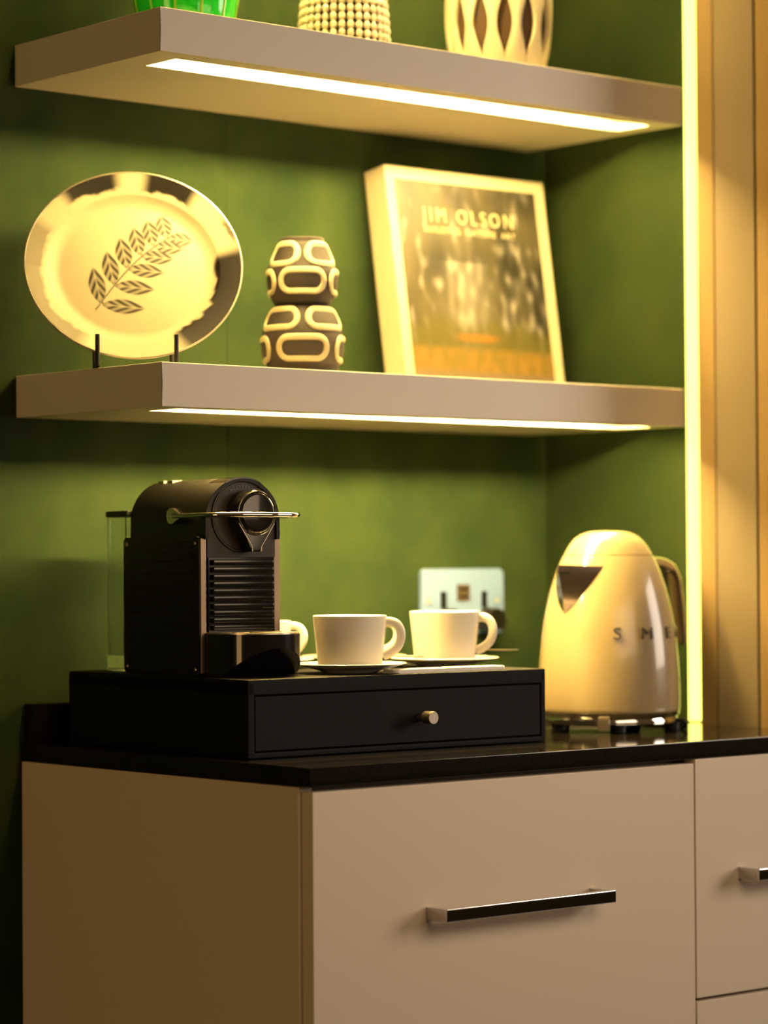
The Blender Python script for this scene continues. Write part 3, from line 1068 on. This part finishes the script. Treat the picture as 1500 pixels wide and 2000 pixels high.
# printed photograph: fine grid coloured by a function
bm = bmesh.new()
cl = bm.loops.layers.color.new('Col')
px0, px1, pz0, pz1 = 0.0150, WBk - 0.0185, 0.0015, HBk - 0.0165
nx, nz = 110, 120


def N(x, y, s, o=0.0):
    return noise.noise(Vector((x * s, y * s, o)))


def cover_col(u_, v_):
    """u right 0..1, v up 0..1 : dark wood, pale sky between trunks, lit hut, grass, path"""
    dark = Vector((0.060, 0.055, 0.035))
    olive = Vector((0.27, 0.23, 0.12))
    sky = Vector((0.95, 0.88, 0.80))
    n1 = N(u_ * 1.0, v_ * 0.7, 6, 1.0)
    n2 = N(u_ * 2.2, v_ * 1.2, 9, 5.0)
    c = dark.lerp(olive, max(0, min(1, 0.55 + 0.9 * n1 - 0.5 * (u_ - 0.5))))
    gap = math.exp(-((u_ - 0.42) / 0.13) ** 2) * (1.0 if v_ < 0.62 else 0.25) * (0.8 + 0.8 * n2)
    gap += 0.55 * math.exp(-((u_ - 0.80) / 0.14) ** 2) * (0.4 + 1.4 * n2) * (1 if v_ < 0.6 else .5)
    gap += 0.45 * max(0, n2 - 0.18) * 3
    tr_ = 0.5 + 0.5 * math.sin(u_ * 70 + 4 * N(u_, v_, 3, 9))
    gap *= 0.55 + 0.45 * tr_
    if v_ > 0.88:
        gap *= 0.5
    c = c.lerp(sky, max(0, min(1, gap)))
    if v_ < 0.36 and v_ > 0.19:
        g_ = max(0, min(1, (0.34 - v_) / 0.06 + n1))
        c = c.lerp(Vector((0.30, 0.27, 0.05)), g_ * 0.75)
    hut = math.exp(-((u_ - 0.47) / 0.13) ** 4) * math.exp(-((v_ - 0.255) / 0.016) ** 4)
    c = c.lerp(Vector((1.0, 0.40, 0.05)), hut)
    if v_ < 0.215:
        g_ = max(0, min(1, (0.215 - v_) / 0.03))
        gold = Vector((0.72, 0.43, 0.10)).lerp(Vector((0.50, 0.36, 0.08)), max(0, min(1, 0.5 + 1.6 * n2)))
        c = c.lerp(gold, g_)
    if v_ < 0.095 + 0.01 * math.sin(u_ * 5):
        g_ = max(0, min(1, (0.10 - v_) / 0.02))
        c = c.lerp(Vector((0.55, 0.40, 0.27)), g_)
    return c * 0.20


grid = [[bm.verts.new((px0 + (px1 - px0) * i / nx, -0.0004, pz0 + (pz1 - pz0) * j / nz)) for j in range(nz + 1)] for i in range(nx + 1)]
bm.verts.index_update()
colr = {}
for i in range(nx + 1):
    for j in range(nz + 1):
        colr[grid[i][j].index] = enc(cover_col(i / nx, j / nz))
for i in range(nx):
    for j in range(nz):
        bm.faces.new((grid[i][j], grid[i + 1][j], grid[i + 1][j + 1], grid[i][j + 1]))
for f in bm.faces:
    for lp in f.loops:
        e = colr[lp.vert.index]
        lp[cl] = (e[0], e[1], e[2], 1)
cv = obj('cover_photograph', bm, 'cover', b, normals=False)
for s_, size, z, xs, sp_, nm in (('JIM OLSON', 0.0270, 0.2310, 1.0, 1.40, 'title'), ('BUILDING  NATURE  ART', 0.0120, 0.2120, 1.05, 1.12, 'subtitle')):
    bm = text_bm(s_, size, 0.0002, xs, sp_)
    w_ = max(v.co.x for v in bm.verts) - min(v.co.x for v in bm.verts)
    bmesh.ops.scale(bm, vec=(0.1600 / w_, 1, 1), verts=bm.verts)
    bmesh.ops.rotate(bm, matrix=Matrix.Rotation(PI / 2, 3, 'X'), verts=bm.verts)
    bmesh.ops.translate(bm, vec=(0.1370, -0.0007, z), verts=bm.verts)
    obj(nm, bm, 'title', cv, sm=False, normals=False)

# ================================================================== things on the upper shelf
ZU = 0.8119
t = thing('glass_vase', 'emerald green glass vase at the left end of the upper shelf', 'vase', (0.1460, -0.1380, ZU))
go = [(0, 0.0003), (0.046, 0.0003), (0.050, 0.003), (0.0560, 0.020), (0.0600, 0.040), (0.0635, 0.060), (0.066, 0.085), (0.067, 0.110), (0.065, 0.140), (0.060, 0.165), (0.055, 0.180), (0.057, 0.190), (0.060, 0.198),
      (0.0575, 0.198), (0.0545, 0.190), (0.0525, 0.180), (0.0575, 0.165), (0.0625, 0.140), (0.0645, 0.110), (0.0635, 0.085), (0.0610, 0.060), (0.0575, 0.040), (0.0535, 0.022), (0.046, 0.008), (0, 0.008)]
gb = obj('body', lathe(bmesh.new(), go, 72), 'glassg', t)
for kk in range(12):
    q = 2 * PI * kk / 12 + 0.2
    pts = [((r_ + 0.0002) * math.cos(q), (r_ + 0.0002) * math.sin(q), z) for r_, z in go[3:10]]
    qv = Vector((math.cos(q), math.sin(q), 0))
    obj('rib', tube(bmesh.new(), pts, 0.0016, 6, up=qv), 'glassy', t)

t = thing('beaded_vase', 'tapering dark vase covered in columns of cream beads, middle of the upper shelf', 'vase', (0.3700, -0.1550, ZU))
bp = [(0, 0.0003), (0.0530, 0.0003), (0.0545, 0.002), (0.0530, 0.040), (0.0500, 0.080), (0.0460, 0.120), (0.0400, 0.160), (0.0340, 0.185), (0.0310, 0.185), (0.036, 0.16), (0.042, 0.12), (0, 0.10)]
obj('body', lathe(bmesh.new(), [(max(0, r_ - 0.0018), z) for r_, z in bp], 64), 'darkbr', t)
bead = bmesh.new()
bmesh.ops.create_icosphere(bead, subdivisions=2, radius=0.0055)
bmesh.ops.scale(bead, vec=(0.62, 0.78, 1.0), verts=bead.verts)
smooth(bead, 180)
bme = bpy.data.meshes.new('bead')
bead.to_mesh(bme)
bme.materials.append(M['ivory'])


def brad(z):
    for (r0, z0), (r1, z1) in zip(bp[2:7], bp[3:8]):
        if z0 <= z <= z1:
            return r0 + (r1 - r0) * (z - z0) / (z1 - z0)
    return 0.04


NC = 32
rest = bmesh.new()
for rw in range(17):
    z = 0.0060 + rw * 0.0101
    for c_ in range(NC):
        q = 2 * PI * c_ / NC + 0.05
        r_ = brad(z)
        if rw < 7:
            o = bpy.data.objects.new('bead', bme)
            COL.objects.link(o)
            o.parent = t
            o.location = (r_ * math.cos(q), r_ * math.sin(q), z)
            o.rotation_euler.z = q
        else:
            mt = Matrix.Translation((r_ * math.cos(q), r_ * math.sin(q), z)) @ Matrix.Rotation(q, 4, 'Z') @ Matrix.Diagonal((0.62, r_ / 0.055 * 0.9, 1, 1))
            bmesh.ops.create_icosphere(rest, subdivisions=1, radius=0.0055, matrix=mt)
bead.free()
obj('bead_rows', rest, 'ivory', t)['kind'] = 'stuff'

t = thing('slatted_vase', 'rounded ivory vase of waisted upright slats at the right of the upper shelf', 'vase', (0.6135, -0.1690, ZU))
op = [(0.0480, 0.001), (0.0570, 0.018), (0.0625, 0.038), (0.0655, 0.060), (0.0668, 0.085), (0.0655, 0.115), (0.0610, 0.145), (0.0530, 0.172), (0.0420, 0.192), (0.0330, 0.200)]
ops = [(v.x, v.y) for v in spline([Vector((a_, b_, 0)) for a_, b_ in op], 4)]
inn = [(0, 0.0003)] + [(r_ - 0.0065, z) for r_, z in ops] + [(0.024, 0.196), (0, 0.150)]
obj('core', lathe(bmesh.new(), inn, 64), 'brown2', t)
ang = 2 * PI / 13
bm = bmesh.new()
rows_o, rows_i = [], []
for r_, z in ops:
    per = 0.098
    wv = 0.5 + 0.5 * math.cos(2 * PI * (z - 0.016) / per)
    hwid = 0.0055 + wv * 0.0092
    hwid = min(hwid, ang / 2 * r_ * 0.97)
    ro, ri = [], []
    for kk in range(7):
        q = (kk - 3) / 3 * hwid / r_
        bulge = 0.0018 * (1 - ((kk - 3) / 3) ** 2)
        ro.append(bm.verts.new(((r_ + bulge) * math.cos(q), (r_ + bulge) * math.sin(q), z)))
        ri.append(bm.verts.new(((r_ - 0.0050) * math.cos(q), (r_ - 0.0050) * math.sin(q), z)))
    rows_o.append(ro)
    rows_i.append(ri)
for i in range(len(rows_o) - 1):
    for kk in range(6):
        bm.faces.new((rows_o[i][kk], rows_o[i][kk + 1], rows_o[i + 1][kk + 1], rows_o[i + 1][kk]))
        bm.faces.new((rows_i[i][kk], rows_i[i + 1][kk], rows_i[i + 1][kk + 1], rows_i[i][kk + 1]))
    for kk in (0, 6):
        bm.faces.new((rows_o[i][kk], rows_o[i + 1][kk], rows_i[i + 1][kk], rows_i[i][kk]))
for i in (0, len(rows_o) - 1):
    for kk in range(6):
        bm.faces.new((rows_o[i][kk], rows_i[i][kk], rows_i[i][kk + 1], rows_o[i][kk + 1]))
first = obj('slat', bm, 'ivory', t)
for kk in range(13):
    o = first
    if kk:
        o = first.copy()
        COL.objects.link(o)
        o.parent = t
    o.rotation_euler.z = toC + math.radians(-10) + ang * kk
